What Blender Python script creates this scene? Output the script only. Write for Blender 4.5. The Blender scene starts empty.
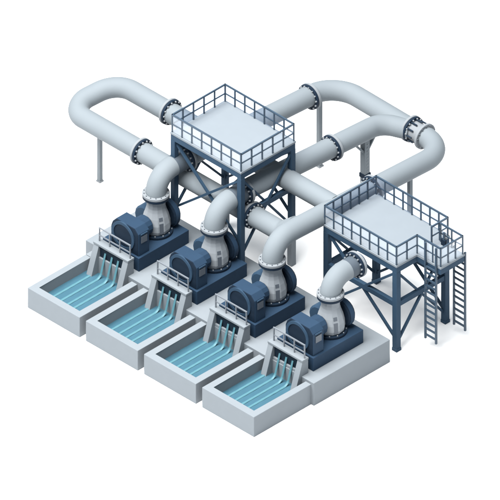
import bpy, bmesh, math
from mathutils import Vector, Matrix
K = 0.05                                   # metres per drawing unit
C = bpy.context.scene.collection
scene = bpy.context.scene
V = Vector

# ------------------------------------------------------------------ materials
def s2l(c):
    return tuple(((v/255)/12.92 if v/255 <= .04045 else ((v/255+.055)/1.055)**2.4) for v in c)
def mat(name, rgb, rough=.6, spec=.25, noise=.04, nscale=3.0, bump=0.0, metal=0.0, wave=False):
    if name != 'white_ground': rgb = tuple(v*ALB for v in rgb)
    m = bpy.data.materials.new(name); m.use_nodes = True
    nt = m.node_tree; b = nt.nodes['Principled BSDF']
    b.inputs['Roughness'].default_value = rough
    b.inputs['Specular IOR Level'].default_value = spec
    b.inputs['Metallic'].default_value = metal
    tc = nt.nodes.new('ShaderNodeTexCoord')
    n = nt.nodes.new('ShaderNodeTexNoise'); n.inputs['Scale'].default_value = nscale
    n.inputs['Detail'].default_value = 6
    nt.links.new(tc.outputs['Object'], n.inputs['Vector'])
    r = nt.nodes.new('ShaderNodeValToRGB')
    a = tuple(v*(1-noise) for v in rgb); c = tuple(min(1, v*(1+noise)) for v in rgb)
    r.color_ramp.elements[0].position = .3; r.color_ramp.elements[1].position = .7
    r.color_ramp.elements[0].color = (*a, 1); r.color_ramp.elements[1].color = (*c, 1)
    nt.links.new(n.outputs['Fac'], r.inputs['Fac'])
    nt.links.new(r.outputs['Color'], b.inputs['Base Color'])
    if bump:
        bp = nt.nodes.new('ShaderNodeBump'); bp.inputs['Strength'].default_value = bump
        bp.inputs['Distance'].default_value = .02
        n2 = nt.nodes.new('ShaderNodeTexNoise'); n2.inputs['Scale'].default_value = nscale*8
        nt.links.new(tc.outputs['Object'], n2.inputs['Vector'])
        nt.links.new(n2.outputs['Fac'], bp.inputs['Height'])
        nt.links.new(bp.outputs['Normal'], b.inputs['Normal'])
    return m
ALB = .475                                  # the scene is exposed bright, so paints are darker than they read
M = {}
M['ground'] = mat('white_ground', (.76, .76, .76), .9, .1, .01)
M['concrete'] = mat('pale_concrete', (.322, .363, .400), .8, .15, .015, 2.5, .05)
M['pipe'] = mat('grey_pipe_paint', (.290, .333, .366), .7, .15, .015, 1.2)
M['flange'] = mat('light_flange_paint', (.33, .36, .39), .7, .15, .02)
M['body'] = mat('cast_pump_paint', (.41, .45, .49), .7, .15, .02)
M['painted_shade'] = mat('slate_painted_shade', (.11, .14, .175), .6, .25, .02)  # slate colour stands in for platform shade on the grey pipes
M['plate'] = mat('grey_plate', (.14, .165, .20), .5, .3, .02)
M['navy'] = mat('navy_machine_paint', (.026, .062, .118), .7, .15, .05, 2.0)
M['navy_dark'] = mat('dark_navy_paint', (.010, .026, .052), .7, .15, .04)
M['ring'] = mat('ring_blue_paint', (.038, .084, .148), .7, .15, .04)
M['steel'] = mat('blue_steel_paint', (.038, .084, .145), .7, .15, .05, 2.0)
M['rail'] = mat('rail_blue_paint', (.050, .090, .140), .5, .3, .04)
M['deck'] = mat('pale_deck_plate', (.305, .350, .392), .7, .2, .015, 2)
M['edge'] = mat('deck_edge_trim', (.25, .30, .34), .6, .2, .02)
M['white_rail'] = mat('light_grey_rail_paint', (.26, .29, .33), .5, .3, .02)
M['bolt'] = mat('pale_bolt_metal', (.36, .39, .42), .4, .4, .02)
M['dark_bolt'] = mat('navy_bolt_metal', (.02, .04, .07), .4, .4, .02)
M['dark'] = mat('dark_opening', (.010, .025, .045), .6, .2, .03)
M['water'] = mat('teal_water', (.064, .178, .250), .4, .35, .05, 1.0)
M['stream'] = mat('pale_cyan_stream', (.115, .300, .365), .5, .35, .04, 6)
def glass(name, tint, film, fac):
    m = bpy.data.materials.new(name); m.use_nodes = True; nt = m.node_tree
    b = nt.nodes['Principled BSDF']; b.inputs['Base Color'].default_value = (*film, 1)
    b.inputs['Roughness'].default_value = .5
    t = nt.nodes.new('ShaderNodeBsdfTransparent'); t.inputs['Color'].default_value = (*tint, 1)
    x = nt.nodes.new('ShaderNodeMixShader'); x.inputs['Fac'].default_value = fac
    nt.links.new(t.outputs[0], x.inputs[1]); nt.links.new(b.outputs[0], x.inputs[2])
    nt.links.new(x.outputs[0], nt.nodes['Material Output'].inputs['Surface'])
    return m
M['pane'] = glass('pale_clear_panel', (.97, .985, 1), (.75, .80, .85), .15)
M['pane_tint'] = glass('tinted_clear_panel', (.80, .84, .90), (.5, .55, .62), .06)

# ------------------------------------------------------------------ mesh helpers (drawing units)
def new(): return bmesh.new()
def box(bm, x0, x1, y0, y1, z0, z1, bev=0.0):
    vs = [bm.verts.new((x, y, z)) for z in (z0, z1) for (x, y) in ((x0, y0), (x1, y0), (x1, y1), (x0, y1))]
    fs = [(3,2,1,0), (4,5,6,7), (0,1,5,4), (1,2,6,5), (2,3,7,6), (3,0,4,7)]
    ff = [bm.faces.new([vs[i] for i in f]) for f in fs]
    if bev:
        ed = list({e for f in ff for e in f.edges})
        bmesh.ops.bevel(bm, geom=ed, offset=bev, segments=2, profile=.5, affect='EDGES')
    return bm
def prism(bm, pts, axis, a, b, bev=0.0):
    """extrude polygon pts: axis 'z' pts=(x,y); axis 'y' pts=(x,z); axis 'x' pts=(y,z)"""
    def P(p, t):
        return {'z': (p[0], p[1], t), 'y': (p[0], t, p[1]), 'x': (t, p[0], p[1])}[axis]
    A = [bm.verts.new(P(p, a)) for p in pts]; B = [bm.verts.new(P(p, b)) for p in pts]
    ff = [bm.faces.new(A), bm.faces.new(B)]
    n = len(pts)
    for i in range(n): ff.append(bm.faces.new((A[i], A[(i+1) % n], B[(i+1) % n], B[i])))
    if bev:
        ed = list({e for f in ff for e in f.edges})
        bmesh.ops.bevel(bm, geom=ed, offset=bev, segments=2, profile=.5, affect='EDGES')
    bmesh.ops.recalc_face_normals(bm, faces=bm.faces)
    return bm
def bar(bm, p, q, w, h=None, bev=0.0):
    """rectangular bar from p to q, w wide (horizontal), h deep"""
    h = h or w; p = V(p); q = V(q); d = (q-p).normalized()
    up = V((0, 0, 1)) if abs(d.z) < .95 else V((1, 0, 0))
    s = d.cross(up).normalized(); u = s.cross(d).normalized()
    R = [bm.verts.new(o + s*a*w/2 + u*b*h/2) for o in (p, q) for (a, b) in ((-1,-1), (1,-1), (1,1), (-1,1))]
    for f in ((3,2,1,0), (4,5,6,7), (0,1,5,4), (1,2,6,5), (2,3,7,6), (3,0,4,7)): bm.faces.new([R[i] for i in f])
    bmesh.ops.recalc_face_normals(bm, faces=bm.faces)
    return bm
def path(pts):
    """[(x,y,z) or (x,y,z,fillet)] -> rounded centre line"""
    out = []
    n = len(pts)
    for i, p in enumerate(pts):
        P = V(p[:3])
        if i in (0, n-1) or len(p) < 4: out.append(P); continue
        r = p[3]; A = V(pts[i-1][:3]); B = V(pts[i+1][:3])
        a = (A-P).normalized(); b = (B-P).normalized()
        th = a.angle(b); t = r/math.tan(th/2)
        c = P + (a+b).normalized()*(r/math.sin(th/2))
        s = P+a*t-c; e = P+b*t-c; tot = s.angle(e); ax = s.cross(e).normalized()
        k = max(4, int(tot/math.radians(5)))
        for j in range(k+1): out.append(c + Matrix.Rotation(tot*j/k, 3, ax) @ s)
    return out
def tube(bm, pts, r, seg=36, cap=True):
    cl = path(pts) if not isinstance(pts[0], Vector) else pts
    d = (cl[1]-cl[0]).normalized(); u = d.orthogonal().normalized(); rings = []
    for i, p in enumerate(cl):
        t = ((cl[min(i+1, len(cl)-1)]-p).normalized() + (p-cl[max(i-1, 0)]).normalized()).normalized()
        u = (u - t*u.dot(t)).normalized(); v = t.cross(u)
        rings.append([bm.verts.new(p + (u*math.cos(a)+v*math.sin(a))*r) for a in [2*math.pi*k/seg for k in range(seg)]])
    for A, B in zip(rings, rings[1:]):
        for k in range(seg):
            f = bm.faces.new((A[k], A[(k+1) % seg], B[(k+1) % seg], B[k])); f.smooth = True
    if cap: bm.faces.new(rings[0][::-1]); bm.faces.new(rings[-1])
    bmesh.ops.recalc_face_normals(bm, faces=bm.faces)
    return bm
def lathe(bm, prof, axis, c, seg=36, smooth=True, rot=0.0):
    """prof [(t, r)] along axis from centre c"""
    c = V(c); ax = {'x': (1,0,0), 'y': (0,1,0), 'z': (0,0,1)}[axis] if isinstance(axis, str) else axis
    ax = V(ax).normalized()
    ref = V((0,0,1)) if abs(ax.z) < .9 else V((1,0,0))
    u = (ref-ax*ref.dot(ax)).normalized(); v = ax.cross(u)
    rings = [[bm.verts.new(c+ax*t+(u*math.cos(a+rot)+v*math.sin(a+rot))*r) for a in [2*math.pi*k/seg for k in range(seg)]] for t, r in prof]
    for A, B in zip(rings, rings[1:]):
        for k in range(seg):
            f = bm.faces.new((A[k], A[(k+1) % seg], B[(k+1) % seg], B[k])); f.smooth = smooth
    bm.faces.new(rings[0][::-1]); bm.faces.new(rings[-1])
    bmesh.ops.recalc_face_normals(bm, faces=bm.faces)
    return bm
def disc(bm, axis, c, r, t0, t1, b=.35, seg=40):
    return lathe(bm, [(t0, r-b), (t0+b, r), (t1-b, r), (t1, r-b)], axis, c, seg)

# ------------------------------------------------------------------ object helpers
ORG = {}
def tag(o, label=None, cat=None, group=None, kind=None):
    if label: o['label'] = label
    if cat: o['category'] = cat
    if group: o['group'] = group
    if kind: o['kind'] = kind
    return o
def thing(name, org, label, cat, group=None):
    o = bpy.data.objects.new(name, None); C.objects.link(o)
    o.empty_display_size = .2
    o.location = V(org)*K; ORG[o.name] = V(org)
    return tag(o, label, cat, group)
def obj(name, bm, m, parent=None, org=(0, 0, 0)):
    o0 = ORG[parent.name] if parent else V(org)
    for v in bm.verts: v.co = (v.co-o0)*K
    me = bpy.data.meshes.new(name); bm.to_mesh(me); bm.free()
    me.materials.append(M[m] if isinstance(m, str) else m)
    # smooth faces keep a crisp rim where they meet flat ones
    if any(p.use_smooth for p in me.polygons): me.set_sharp_from_angle(angle=math.radians(38))
    o = bpy.data.objects.new(name, me); C.objects.link(o)
    ORG[o.name] = V(o0)
    if parent: o.parent = parent
    else: o.location = V(o0)*K
    return o
def kids(o): return [c for c in bpy.data.objects if c.parent == o]
def copy_tree(o, off=None, parent=None, label=None):
    c = o.copy(); C.objects.link(c)
    if parent: c.parent = parent
    if off is not None:
        c.location = o.location + V(off)*K; ORG[c.name] = ORG[o.name]+V(off)
    if label: c['label'] = label
    for ch in kids(o): copy_tree(ch, None, c)
    return c

PIT = V((66.8, .33, 0))                     # pitch of the four bays
ORD = ['leftmost', 'second from the left', 'third from the left', 'rightmost']

# ------------------------------------------------------------------ ground
bm = new(); g = [bm.verts.new(p) for p in ((-6000,-6000,0), (6000,-6000,0), (6000,6000,0), (-6000,6000,0))]; bm.faces.new(g)
tag(obj('ground', bm, 'ground'), kind='structure')

# ------------------------------------------------------------------ concrete slab
SX = 263.7
sl = thing('concrete_slab', (126, 110, 0), 'long raised pale concrete slab carrying the four blue pumps', 'slab')
bm = new(); prism(bm, [(-11.6,78.6), (9,78.6), (9,66.9), (SX,66.9), (SX,154.8), (-11.6,154.8)], 'z', 0, 22.5, .35)
obj('slab_block', bm, 'concrete', sl)
bm = new(); box(bm, 0, 8.8, 67.2, 78.4, 0, 20, .3); obj('slab_step', bm, 'concrete', sl)

# ------------------------------------------------------------------ basins
W = 60; T = 6.3; BH = 20; WZ = 9.5
def basin_bm():
    bm = new(); y1 = 66.7
    out = [(0,0), (W,0), (W,y1), (W-T,y1), (W-T,T), (T,T), (T,y1), (0,y1)]
    prism(bm, out, 'z', 0, BH, .35)
    return bm
ba = thing('water_basin', (30, 33, 0), 'x', 'basin', 'concrete basins side by side in front of the slab')
obj('basin_wall', basin_bm(), 'concrete', ba)
bm = new(); box(bm, T+.05, W-T-.05, T+.05, 66.6, .3, 4); obj('basin_floor', bm, 'concrete', ba)
LB = ['pale concrete water basin at the left end of the row',
      'pale concrete water basin second from the left, its slot beside the left end basin',
      'pale concrete water basin third from the left, between the second and the front one',
      'pale concrete water basin at the right front end, its long side wall exposed']
ba['label'] = LB[0]
for i in (1, 2, 3): copy_tree(ba, PIT*i, label=LB[i])

# water with its current lines
def water_bm():
    bm = new(); x0, x1, y0, y1 = T+.02, W-T-.02, T+.02, 66.65
    nx, ny = 30, 40
    g = [[bm.verts.new((x0+(x1-x0)*i/nx, y0+(y1-y0)*j/ny, WZ+.12*math.sin(i*.9+j*.35)*math.cos(j*.6))) for j in range(ny+1)] for i in range(nx+1)]
    for i in range(nx):
        for j in range(ny):
            f = bm.faces.new((g[i][j], g[i+1][j], g[i+1][j+1], g[i][j+1])); f.smooth = True
    return bm
wa = obj('water', water_bm(), 'water', None, (30, 33, WZ)); tag(wa, kind='structure')
def stream_bm(x, full=True):
    bm = new(); z = WZ+.2
    cl = path([(x, T+.1, z), (x, 61.8, z, 6), (x, 67.9, 31)] if full else [(x, T+.1, z), (x, 58.5, z)])
    fine = [cl[0].lerp(cl[1], k/24) for k in range(24)]+cl[1:]
    rings = []
    for i, p in enumerate(fine):
        t = (fine[min(i+1, len(fine)-1)]-fine[max(i-1, 0)]).normalized(); u = V((1, 0, 0)); v = t.cross(u)
        w = 1.2*(1+.07*math.sin(i*1.7+x)); h = .45
        if full and i == len(fine)-1: w *= .8
        rings.append([bm.verts.new(p+u*math.cos(a)*w+v*math.sin(a)*h) for a in [2*math.pi*k/12 for k in range(12)]])
    for A, B in zip(rings, rings[1:]):
        for k in range(12):
            f = bm.faces.new((A[k], A[(k+1) % 12], B[(k+1) % 12], B[k])); f.smooth = True
    bm.faces.new(rings[0][::-1]); bm.faces.new(rings[-1])
    bmesh.ops.recalc_face_normals(bm, faces=bm.faces)
    return bm
obj('current_line', stream_bm(13.6, False), 'stream', wa)
for x in (21.9, 29.6, 36.8):
    obj('water_stream', stream_bm(x), 'stream', wa)
for i in (1, 2, 3): copy_tree(wa, PIT*i)

# ------------------------------------------------------------------ outlet gate of each basin
ga = thing('outlet_gate', (29.5, 68, WZ), 'x', 'gate', 'concrete outlet gates with a small handrail')
pier = [(56.6, 5), (66.6, 35.9), (73.4, 35.9), (73.4, 22.55), (66.62, 22.55), (66.62, 5)]
for x in (9.7, 43.5):
    bm = new(); prism(bm, pier, 'x', x, x+5.8, .25); obj('pier', bm, 'concrete', ga)
bm = new(); box(bm, 9.4, 49.6, 66.2, 73.6, 36, 38, .25); obj('gate_deck', bm, 'concrete', ga)
bm = new(); box(bm, 15.52, 43.48, 66.45, 68.1, 4.5, 25); obj('sill', bm, 'concrete', ga)
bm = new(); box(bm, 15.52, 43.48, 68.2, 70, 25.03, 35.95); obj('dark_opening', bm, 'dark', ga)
hr = new(); RY = 70.3
bar(hr, (12.2, RY, 51), (48.6, RY, 51), 1.0); bar(hr, (12.2, RY, 43.8), (48.6, RY, 43.8), .8)
hr = obj('handrail', hr, 'white_rail', ga)
for k in range(4):
    x = 12.7+k*(48.1-12.7)/3; bm = new(); bar(bm, (x, RY, 38), (x, RY, 50.5), .95); obj('post', bm, 'white_rail', hr)
LG = ['concrete outlet gate of the leftmost basin, three cyan streams below its small rail',
      'concrete outlet gate of the second basin from the left, below the second pump motor',
      'concrete outlet gate of the third basin from the left, below the third pump motor',
      'concrete outlet gate of the basin at the right front end']
ga['label'] = LG[0]
for i in (1, 2, 3): copy_tree(ga, PIT*i, label=LG[i])

# ------------------------------------------------------------------ plinths, motors, pumps
PZ = 35.5; PX = 32.8; PY = 115.5; AZ = 48.0
bm = new(); box(bm, 9.2, 51, 77.5, 135.3, 22.5, PZ, .25)
pl = obj('equipment_plinth', bm, 'navy', None, (30, 106, 22.5))
tag(pl, 'x', 'plinth', 'navy plinths under the pumps')
LP = ['navy blue block plinth under the leftmost pump', 'navy blue block plinth under the second pump from the left',
      'navy blue block plinth under the third pump from the left', 'navy blue block plinth under the rightmost pump, nearest the end of the slab']
pl['label'] = LP[0]
for i in (1, 2, 3): copy_tree(pl, PIT*i, label=LP[i])

mo = thing('electric_motor', (PX, 86, PZ), 'x', 'motor', 'navy electric motors in front of the pumps')
prof = [(16.9,PZ), (48.8,PZ), (48.8,57), (44.3,61.4), (23,61.4), (18.6,56.5), (16.9,52)]
bm = new(); prism(bm, prof, 'y', 79.6, 91.6, .3); ho = obj('motor_housing', bm, 'navy', mo)
# protruding arched ring and dark recessed face
bm = new(); Rm = []
cx, cz = 31.4, 48.3
def ring(bm, R, r, y0, y1, seg=48):
    L = []
    for (rr, y) in ((R, y1), (R, y0), (r, y0), (r, y1)):
        L.append([bm.verts.new((cx+rr*math.cos(2*math.pi*k/seg), y, cz+rr*math.sin(2*math.pi*k/seg))) for k in range(seg)])
    for a in range(4):
        A, B = L[a], L[(a+1) % 4]
        for k in range(seg):
            f = bm.faces.new((A[k], A[(k+1) % seg], B[(k+1) % seg], B[k])); f.smooth = True
    bmesh.ops.recalc_face_normals(bm, faces=bm.faces)
ring(bm, 13.0, 10.4, 78.2, 79.7); obj('end_ring', bm, 'ring', mo)
bm = new(); prism(bm, [(x*.965+32.85*.035, z*.955+48.4*.045) for x, z in prof], 'y', 79.2, 79.7, .15); obj('end_shade_plate', bm, 'navy_dark', mo)  # added plate, its darker navy paints shade onto the motor's front
bm = new(); disc(bm, 'y', (cx, 0, cz), 10.45, 78.9, 79.3, .1); obj('end_face', bm, 'navy_dark', mo)
bm = new(); box(bm, 48.75, 49.5, 82.2, 88.8, 47.5, 54, .15); obj('control_panel', bm, 'plate', mo)
bm = new(); box(bm, 48.75, 49.6, 81.6, 89.2, 55.3, 56.6, .15); obj('vent_louvre', bm, 'ring', mo)
bm = new(); lathe(bm, [(91.4,7.6), (94,7.6), (94,10), (96,10), (96,8.8), (103.5,8.8), (104.8,7.5)], 'y', (PX, 0, AZ), 14, False, .2)
obj('coupling', bm, 'navy', mo)
LM = ['navy electric motor with arched front ring, leftmost of the four',
      'navy electric motor with arched front ring, second from the left',
      'navy electric motor with arched front ring, third from the left',
      'navy electric motor with arched front ring, rightmost and nearest the front']
mo['label'] = LM[0]
for i in (1, 2, 3): copy_tree(mo, PIT*i, label=LM[i])

def bolts(fl, c, axis, R, n, t, r=.62, h=1.0, m='bolt', rot=0.0):
    """n bolts round a flange, each its own sub-part"""
    c = V(c); ax = V({'x': (1,0,0), 'y': (0,1,0), 'z': (0,0,1)}[axis]); ref = V((0,0,1)) if axis != 'z' else V((1,0,0))
    v = ax.cross(ref)
    for k in range(n):
        a = 2*math.pi*k/n+rot; p = c+(ref*math.cos(a)+v*math.sin(a))*R
        bm = new(); lathe(bm, [(t-h/2, r), (t+h/2, r)], axis, p, 6, False); obj('bolt', bm, m, fl)

pu = thing('water_pump', (PX, PY, PZ), 'x', 'pump', 'pale bottle shaped pumps on navy plinths')
bm = new()
lathe(bm, [(PZ+1,10.4), (PZ+3.5,11.8), (41.5,12.3), (47,11.9), (53,10.5), (58,8.7), (61,7.9), (69.5,7.7)], 'z', (PX, PY, 0), 12, False, -.122)
bo = obj('pump_body', bm, 'body', pu)
# plates on the facet that faces the right front
a0 = math.radians(-22)
def plate(bm, z0, z1, w, rad0, rad1, ang):
    n = V((math.cos(ang), math.sin(ang), 0)); s = V((-n.y, n.x, 0))
    lo = V((PX, PY, z0))+n*rad0; hi = V((PX, PY, z1))+n*rad1
    vs = []
    for d in (-.6, .3):
        for p in (lo, hi):
            for k in (-1, 1): vs.append(bm.verts.new(p+n*d+s*k*w/2))
    for f in ((0,1,3,2), (4,5,7,6), (0,1,5,4), (2,3,7,6), (0,2,6,4), (1,3,7,5)): bm.faces.new([vs[i] for i in f])
    bmesh.ops.recalc_face_normals(bm, faces=bm.faces)
bm = new(); plate(bm, 40, 49.5, 3.6, 11.75, 11.0, a0); obj('inspection_plate', bm, 'plate', bo)
bm = new(); plate(bm, 51.6, 54.6, 3.3, 10.35, 9.6, a0); obj('rating_plate', bm, 'plate', bo)
bm = new(); disc(bm, 'z', (PX, PY, 0), 14.0, PZ+.05, PZ+2.4, .3); br = obj('base_ring', bm, 'navy_dark', pu)
bolts(br, (PX, PY, 0), 'z', 12.9, 12, PZ+2.7, .55, .8, 'bolt', .2)
bm = new(); lathe(bm, [(125.5,11.2), (126.3,12.4), (131.5,12.4), (133.4,10.6)], 'y', (PX, 0, AZ), 20, False, .16); obj('volute_casing', bm, 'navy_dark', pu)
bm = new(); lathe(bm, [(126.8,12.75), (131,12.75)], 'y', (PX, 0, AZ), 40, True); obj('casing_band', bm, 'navy', pu)
bm = new(); lathe(bm, [(110.4,9.6), (111.4,11), (121,11)], 'y', (23.6, 0, 46.0), 16, False); obj('suction_casing', bm, 'ring', pu)
bm = new(); disc(bm, 'z', (PX, PY, 0), 11.3, 69.3, 71.7, .3); obj('lower_flange', bm, 'navy_dark', pu)
LU = ['pale bottle shaped pump body on navy base ring, leftmost of the four',
      'pale bottle shaped pump body on navy base ring, second from the left',
      'pale bottle shaped pump body on navy base ring, third from the left',
      'pale bottle shaped pump body on navy base ring, rightmost of the four']
pu['label'] = LU[0]
for i in (1, 2, 3): copy_tree(pu, PIT*i, label=LU[i])

# ------------------------------------------------------------------ pipes
PR = 8.7; HZ = 91.0; EZ = 79.0; MY = 321.6
def zAt(y): return HZ+(EZ-HZ)*(y-150)/(MY-150)
def elbow_flange(o, x, y):
    bm = new(); disc(bm, 'z', (x, y, 0), 11.4, 71.75, 74.2, .3); f = obj('flange', bm, 'flange', o)
    bolts(f, (x, y, 0), 'z', 10.1, 14, 74.5, .5, .8, 'plate', .1)
def pipe_flange(o, c, axis, flip=1, n=14):
    """dark gasket flange bolted to a light one, across the pipe"""
    bm = new(); disc(bm, axis, c, 11.3, -2.3*flip if flip > 0 else .05, -.05 if flip > 0 else 2.3, .3); f = obj('gasket_flange', bm, 'navy_dark', o)
    bm = new(); disc(bm, axis, c, 11.6, .05 if flip > 0 else -2.3, 2.3 if flip > 0 else -.05, .3); f2 = obj('flange', bm, 'flange', o)
    bolts(f, c, axis, 10.1, n, -2.7*flip, .75, 1.3, 'bolt', .1)
    return f
GP = 'grey pipes of the pumping station'
pipes = []
# pump 1 line (runs under the square platform to the far loop)
def pump_line(i, rest, label, flange=True, ysplit=150, painted_shade=True, HZ=HZ, rad=17.5):
    o = V((PX, PY, 0))+PIT*i; x, y = o.x, o.y
    t = thing('discharge_pipe', (x, y, 72), label, 'pipe', GP)
    e0 = y+18.5
    bm = new()
    if painted_shade:
        tube(bm, [(x, y, 71.8), (x, y, HZ, rad), (x, e0, HZ)], PR); obj('elbow', bm, 'pipe', t)
        bm = new(); tube(bm, [(x, e0-.2, HZ), (x, ysplit-1, HZ)], PR-.12, cap=False); obj('shade_painted_pipe', bm, 'painted_shade', t)  # pipe stretch past the elbow, deck shade painted into its colour
        if rest:
            bm = new(); tube(bm, [(x, ysplit-1, HZ)]+rest, PR); obj('straight_pipe', bm, 'pipe', t)
    else:
        tube(bm, [(x, y, 71.8), (x, y, HZ, 17.5), (x, e0+6, HZ)]+rest, PR); obj('bent_pipe', bm, 'pipe', t)
    elbow_flange(t, x, y)
    if flange: pipe_flange(t, (x, ysplit, HZ), 'y', 1)
    return t
x1 = PX
t = pump_line(0, [(x1, 160, HZ), (x1, MY, EZ+1, 26), (110, MY, EZ), (124, MY, EZ)],
              'long grey pipe from the leftmost pump under the square platform to the far loop')
yB = 293; pipe_flange(t, (x1, yB, zAt(yB)), 'y', 1)
x2 = PX+PIT.x
t = pump_line(1, [(x2, 160, HZ), (x2, 308, EZ+1.5, 20), (122, MY-2, EZ)],
              'grey pipe from the second pump, bending into the upper right run')
yC = 252; pipe_flange(t, (x2, yC, zAt(yC)), 'y', 1)
x3 = PX+PIT.x*2
t = pump_line(2, [(163.3, MY, EZ, 26), (136.5, MY, EZ)],
              'grey pipe from the third pump, running behind the stepped platform to the right bend', flange=False, painted_shade=False)
pipe_flange(t, (122.2, MY, EZ), 'x', -1)
yD = 233; pipe_flange(t, (165.0, yD, zAt(yD)), 'y', 1)
bm = new(); disc(bm, 'x', (137, MY, EZ), 11.4, -1.2, 1.2, .3); f = obj('flange', bm, 'flange', t); bolts(f, (137, MY, EZ), 'x', 10.1, 14, 1.5, .6, 1.0, 'plate')
bm = new(); tube(bm, [(123, MY, EZ), (137, MY, EZ)], PR-.3); sp = obj('joint_spool', bm, 'flange', t)
for k in range(10):
    a = 2*math.pi*k/10; yy = MY+9.6*math.cos(a); zz = EZ+9.6*math.sin(a)
    bm = new(); bar(bm, (124, yy, zz), (131, yy, zz), 1.1); obj('tie_rod', bm, 'dark_bolt', sp)
t = pump_line(3, [(PX+PIT.x*3, 148.5, 87)], 'short grey pipe from the rightmost pump, ending in a dark flange under the stepped platform', ysplit=145.5, HZ=87, rad=14.6)
x4 = PX+PIT.x*3
bm = new(); disc(bm, 'y', (x4, 148.5, 87), 9.4, 0, 1.6, .3); obj('end_cap', bm, 'navy', t)

# loop on the left: lower run, cross run, upper run
AY = 149.3; AZp = 73.0; EY = 191.0; EZp = 88.0
t = thing('loop_pipe', (-40, 150, 73), 'grey pipe making a rounded loop at the left, its two runs passing the square platform', 'pipe', GP)
bm = new()
tube(bm, [(160, 151, 86), (144, AY+.5, AZp, 12), (-104, AY-.5, AZp, 13), (-85.5, EY-2, EZp, 27), (163, EY, EZp)], PR)
obj('looped_pipe', bm, 'pipe', t)
pipe_flange(t, (-17.5, AY-.3, AZp), 'x', -1)
pipe_flange(t, (110.5, AY+.3, AZp), 'x', -1)
pipe_flange(t, (-25.5, EY-.7, EZp), 'x', -1)

# pipe supports
def support(x, y, z, w, label, plate_=False):
    t = thing('pipe_support', (x, y, 0), label, 'support', 'posts holding up the pipes')
    bm = new(); box(bm, x-w/2, x+w/2, y-w/2, y+w/2, 1.2, z, .15); p = obj('post', bm, 'pipe', t)
    bm = new(); box(bm, x-w*.7, x+w*.7, y-w*.7, y+w*.7, .02, 1.2, .15); obj('foot_plate', bm, 'flange', t)
    if plate_:
        # bracket arms and a row of bolt heads
        for s in (-1, 1):
            bm = new(); bar(bm, (x, y+s*w*.4, z-12), (x, y+s*11, z-1), 3.2, 1.6); obj('bracket', bm, 'pipe', t)
        for k in range(9):
            bm = new(); lathe(bm, [(0, .55), (.5, .55)], 'x', (x+w/2, y, 42+k*3.4), 6, False); obj('bolt', bm, 'bolt', p)
        bm = new(); box(bm, x-w*.62, x+w*.62, y-w*.62, y+w*.62, 36, 40, .3); obj('clamp', bm, 'navy_dark', t)
    return t
sp = support(-84.6, 168, 58, 3.2, 'slender grey post under the loop at the far left')
bm = new(); bar(bm, (-84.6, 167, 56.5), (-84.6, 149.5, 64.5), 2.6, 2.6); obj('bracket', bm, 'pipe', sp)
support(27, 310, 72, 3.6, 'grey post behind the upper right pipes, below the flange')
support(99.6, 290, 73.5, 5.6, 'wide grey post with bracket arms and a row of bolts under the curved pipe', True)
support(164.5, 277, 76, 3.4, 'slender grey post under the right pipe, behind the stepped platform')

# ------------------------------------------------------------------ platforms
def railing(t, corners, z, H, n, closed, pane, inset=0):
    """corners: plan polyline; n: intervals per side"""
    r = .62
    bm = new()
    segs = list(zip(corners, corners[1:]))
    for (a, b) in segs:
        for zz, w in ((z+H, 1.25), (z+H*.47, .85)):
            d = (V((b[0], b[1], 0))-V((a[0], a[1], 0))).normalized()*.5
            bar(bm, V((a[0], a[1], zz))-d, V((b[0], b[1], zz))+d, w)
    ra = obj('railing', bm, 'rail', t)
    done = set()
    for (a, b), k in zip(segs, n):
        for j in range(k+1):
            p = (round(a[0]+(b[0]-a[0])*j/k, 2), round(a[1]+(b[1]-a[1])*j/k, 2))
            if p in done: continue
            done.add(p)
            bm = new(); bar(bm, (p[0], p[1], z), (p[0], p[1], z+H-.3), 1.1); obj('post', bm, 'rail', ra)
    for (a, b), pm in zip(segs, pane):
        if not pm: continue
        A = V((a[0], a[1], 0)); B = V((b[0], b[1], 0)); d = (B-A).normalized()
        bm = new(); bar(bm, A+d*.7+V((0, 0, z+H/2)), B-d*.7+V((0, 0, z+H/2)), .25, H-1.6); obj('clear_panel', bm, pm, ra)
    return ra
def xbrace(t, a, b, z0, z1, w=1.9, girt=None, m='steel'):
    a = V(a); b = V(b); d = (b-a).normalized(); n = V((d.y, -d.x, 0))*.7
    for s in (1, -1):
        za, zb_ = (z0, z1) if s == 1 else (z1, z0)
        bm = new(); bar(bm, V((a.x, a.y, za))+n*s+d*2, V((b.x, b.y, zb_))+n*s-d*2, w, w)
        obj('brace', bm, m, t)
    if girt is not None:
        bm = new(); bar(bm, V((a.x, a.y, girt))+d*2.2, V((b.x, b.y, girt))-d*2.2, 3.6, 4.6); obj('girt', bm, m, t)

# square platform
PT = V((109.2, 137.2, 0))
X0, X1, Y0, Y1, DZ = 29.9, 111.8, 134.6, 198.2, 123.4
t = thing('square_platform', ((X0+X1)/2, (Y0+Y1)/2, 22.5), 'blue steel platform with square railed deck standing over the left pipes', 'platform', 'blue steel access platforms')
legs = {'fl': (32.5, 137.2, 22.5), 'fr': (109.2, 137.2, 22.5), 'bl': (32.5, 195.6, 34), 'br': (109.2, 195.6, 34)}
for k, (x, y, z) in legs.items():
    bm = new(); box(bm, x-2.35, x+2.35, y-2.35, y+2.35, z+.02, 115.9, .2); lg = obj('leg', bm, 'steel', t)
    if z > 30:
        bm = new(); box(bm, x-2.6, x+2.6, y-2.6, y+2.6, .02, z, .3); obj('footing', bm, 'concrete', t)
bm = new(); box(bm, X0, X1, Y0, Y1, DZ-1.8, DZ, .15); obj('deck', bm, 'deck', t)
bm = new()
box(bm, X0+.4, X1-.4, Y0+.4, Y0+4, 116, DZ-1.83); obj('edge_beam', bm, 'steel', t)
bm = new(); box(bm, X0+.4, X1-.4, Y1-4, Y1-.4, 116, DZ-1.83); obj('edge_beam', bm, 'steel', t)
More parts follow.
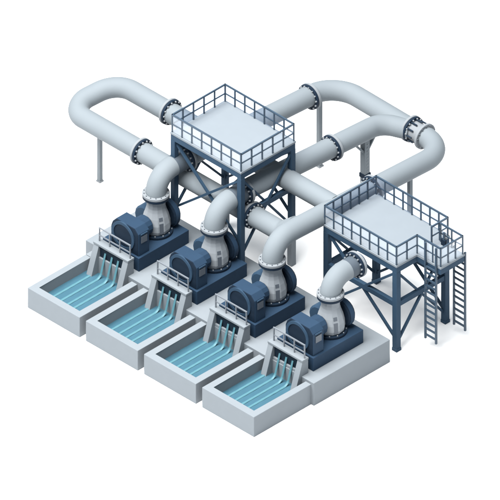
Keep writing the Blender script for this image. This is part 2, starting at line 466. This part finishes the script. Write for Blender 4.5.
for xx in (X0+.4, X1-4):
    bm = new(); box(bm, xx, xx+3.6, Y0+4.03, Y1-4.03, 116, DZ-1.83); obj('edge_beam', bm, 'steel', t)
xbrace(t, (32.5, 137.2, 0), (109.2, 137.2, 0), 50, 112)
xbrace(t, (109.2, 137.2, 0), (109.2, 195.6, 0), 42, 112, girt=77)
xbrace(t, (109.2, 195.6, 0), (32.5, 195.6, 0), 50, 112)
xbrace(t, (32.5, 195.6, 0), (32.5, 137.2, 0), 50, 112)
i = 1.3
railing(t, [(X0+i, Y0+i), (X1-i, Y0+i), (X1-i, Y1-i), (X0+i, Y1-i), (X0+i, Y0+i)], DZ, 17, (7, 5, 7, 5), True,
        ('pane', 'pane', 'pane_tint', 'pane_tint'))

# stepped platform
X0, X1, Y0, Y1, DZ = 173.0, 258.3, 167.7, 229.5, 86.5
AX, AY0, AY1 = 285.5, 191.5, 219.5
t = thing('stepped_platform', (217, 196, 0), 'blue steel platform with pale railed deck stepped out over two ladders', 'platform', 'blue steel access platforms')
for (x, y) in ((175.8, 170.5), (255.5, 170.5), (175.8, 226.8), (255.5, 226.8)):
    bm = new(); box(bm, x-2.5, x+2.5, y-2.5, y+2.5, 3, 78.9, .2); obj('leg', bm, 'steel', t)
    bm = new(); box(bm, x-2.8, x+2.8, y-2.8, y+2.8, .02, 3, .2); obj('footing', bm, 'steel', t)
bm = new(); prism(bm, [(X0,Y0), (X1,Y0), (X1,AY0), (AX,AY0), (AX,AY1), (X1,AY1), (X1,Y1), (X0,Y1)], 'z', DZ-1.8, DZ, .15); obj('deck', bm, 'deck', t)
zb, zt = 79.0, DZ-1.83
for b in ((X0+.4, X1-.4, Y0+.4, Y0+4), (X0+.4, X1-.4, Y1-4, Y1-.4), (X0+.4, X0+4, Y0+4.03, Y1-4.03), (X1-4, X1-.4, Y0+4.03, Y1-4.03),
          (X1-.37, AX-.4, AY0+.4, AY0+3.4), (X1-.37, AX-.4, AY1-3.4, AY1-.4), (AX-3.4, AX-.4, AY0+3.43, AY1-3.43)):
    bm = new(); box(bm, b[0], b[1], b[2], b[3], zb, zt); obj('edge_beam', bm, 'steel', t)
xbrace(t, (175.8, 170.5, 0), (255.5, 170.5, 0), 11, 76, 2.0, 46)
xbrace(t, (255.5, 170.5, 0), (255.5, 226.8, 0), 11, 76, 2.0, 46)
xbrace(t, (255.5, 226.8, 0), (175.8, 226.8, 0), 11, 76, 2.0, 46)
xbrace(t, (175.8, 226.8, 0), (175.8, 170.5, 0), 11, 76, 2.0, 46)
i = 1.3
railing(t, [(X1-i, 209.5), (X1-i, Y1-i), (X0+i, Y1-i), (X0+i, Y0+i), (X1-i, Y0+i), (X1-i, AY0+i), (AX-i, AY0+i), (AX-i, AY1-i), (X1+.5, AY1-i)],
        DZ, 18, (2, 8, 6, 8, 2, 3, 3, 2), False,
        (None, 'pane_tint', 'pane_tint', 'pane', 'pane', 'pane', 'pane', None))

bm = new(); box(bm, 262, 267, 215, 217, 86.52, 92.5, .3); jb = obj('junction_box', bm, 'navy_dark', t)
bm = new(); tube(bm, [(260.1, 216.1, 102.5), (260.1, 216.1, 94.5, 3), (263, 216.1, 89.5)], .7, 10); obj('conduit', bm, 'rail', jb)
bm = new(); bar(bm, (265, 216.1, 92.3), (265, 216.1, 99.5), 1.6); obj('lever', bm, 'rail', jb)

def ladder(x0, x1, y, z0, z1, label):
    t = thing('ladder', ((x0+x1)/2, y, z0), label, 'ladder', 'blue ladders under the stepped platform')
    for x in (x0, x1):
        bm = new(); bar(bm, (x, y, z0), (x, y, z1), 1.5, 1.5); obj('side_rail', bm, 'rail', t)
    n = int((min(z1, 88)-z0-2)/6.2)
    for k in range(n):
        z = z0+4+k*6.2; bm = new(); bar(bm, (x0+.8, y, z), (x1-.8, y, z), 1.3, 1.3); obj('rung', bm, 'rail', t)
ladder(268.9, 281.2, AY0-1, 9, 104.5, 'blue ladder rising in front of the stepped deck, nearer the platform legs')
ladder(271.9, 284.7, AY1+1, 9, 87.5, 'blue ladder hanging at the far right end of the stepped deck')

# ------------------------------------------------------------------ camera
cam = bpy.data.cameras.new('camera'); co = bpy.data.objects.new('camera', cam); C.objects.link(co)
cam.type = 'ORTHO'; cam.ortho_scale = 500*math.sqrt(2/3)*K
tgt = V((70.8, 186.0, 0))*K
co.location = tgt+V((1, -1, 1)).normalized()*60
co.rotation_euler = (math.acos(1/math.sqrt(3)), 0, math.radians(45))
cam.clip_end = 2000; cam.clip_start = .1
scene.camera = co

# ------------------------------------------------------------------ light: one very large soft overhead lamp, dim even surround
w = bpy.data.worlds.new('World'); scene.world = w; w.use_nodes = True
w.node_tree.nodes['Background'].inputs['Color'].default_value = (.78, .89, 1, 1)
w.node_tree.nodes['Background'].inputs['Strength'].default_value = .62
ld = bpy.data.lights.new('overhead_softbox', 'AREA'); ld.shape = 'DISK'; ld.size = 70; ld.energy = 265000
ld.color = (1, .985, .96)
lo = bpy.data.objects.new('overhead_softbox', ld); C.objects.link(lo)
d = V((-.02, -.36, 1)).normalized(); lo.location = tgt+d*75
lo.rotation_euler = d.to_track_quat('Z', 'Y').to_euler()
scene.view_settings.view_transform = 'Standard'; scene.view_settings.look = 'None'
scene.view_settings.gamma = 1; scene.view_settings.exposure = 0
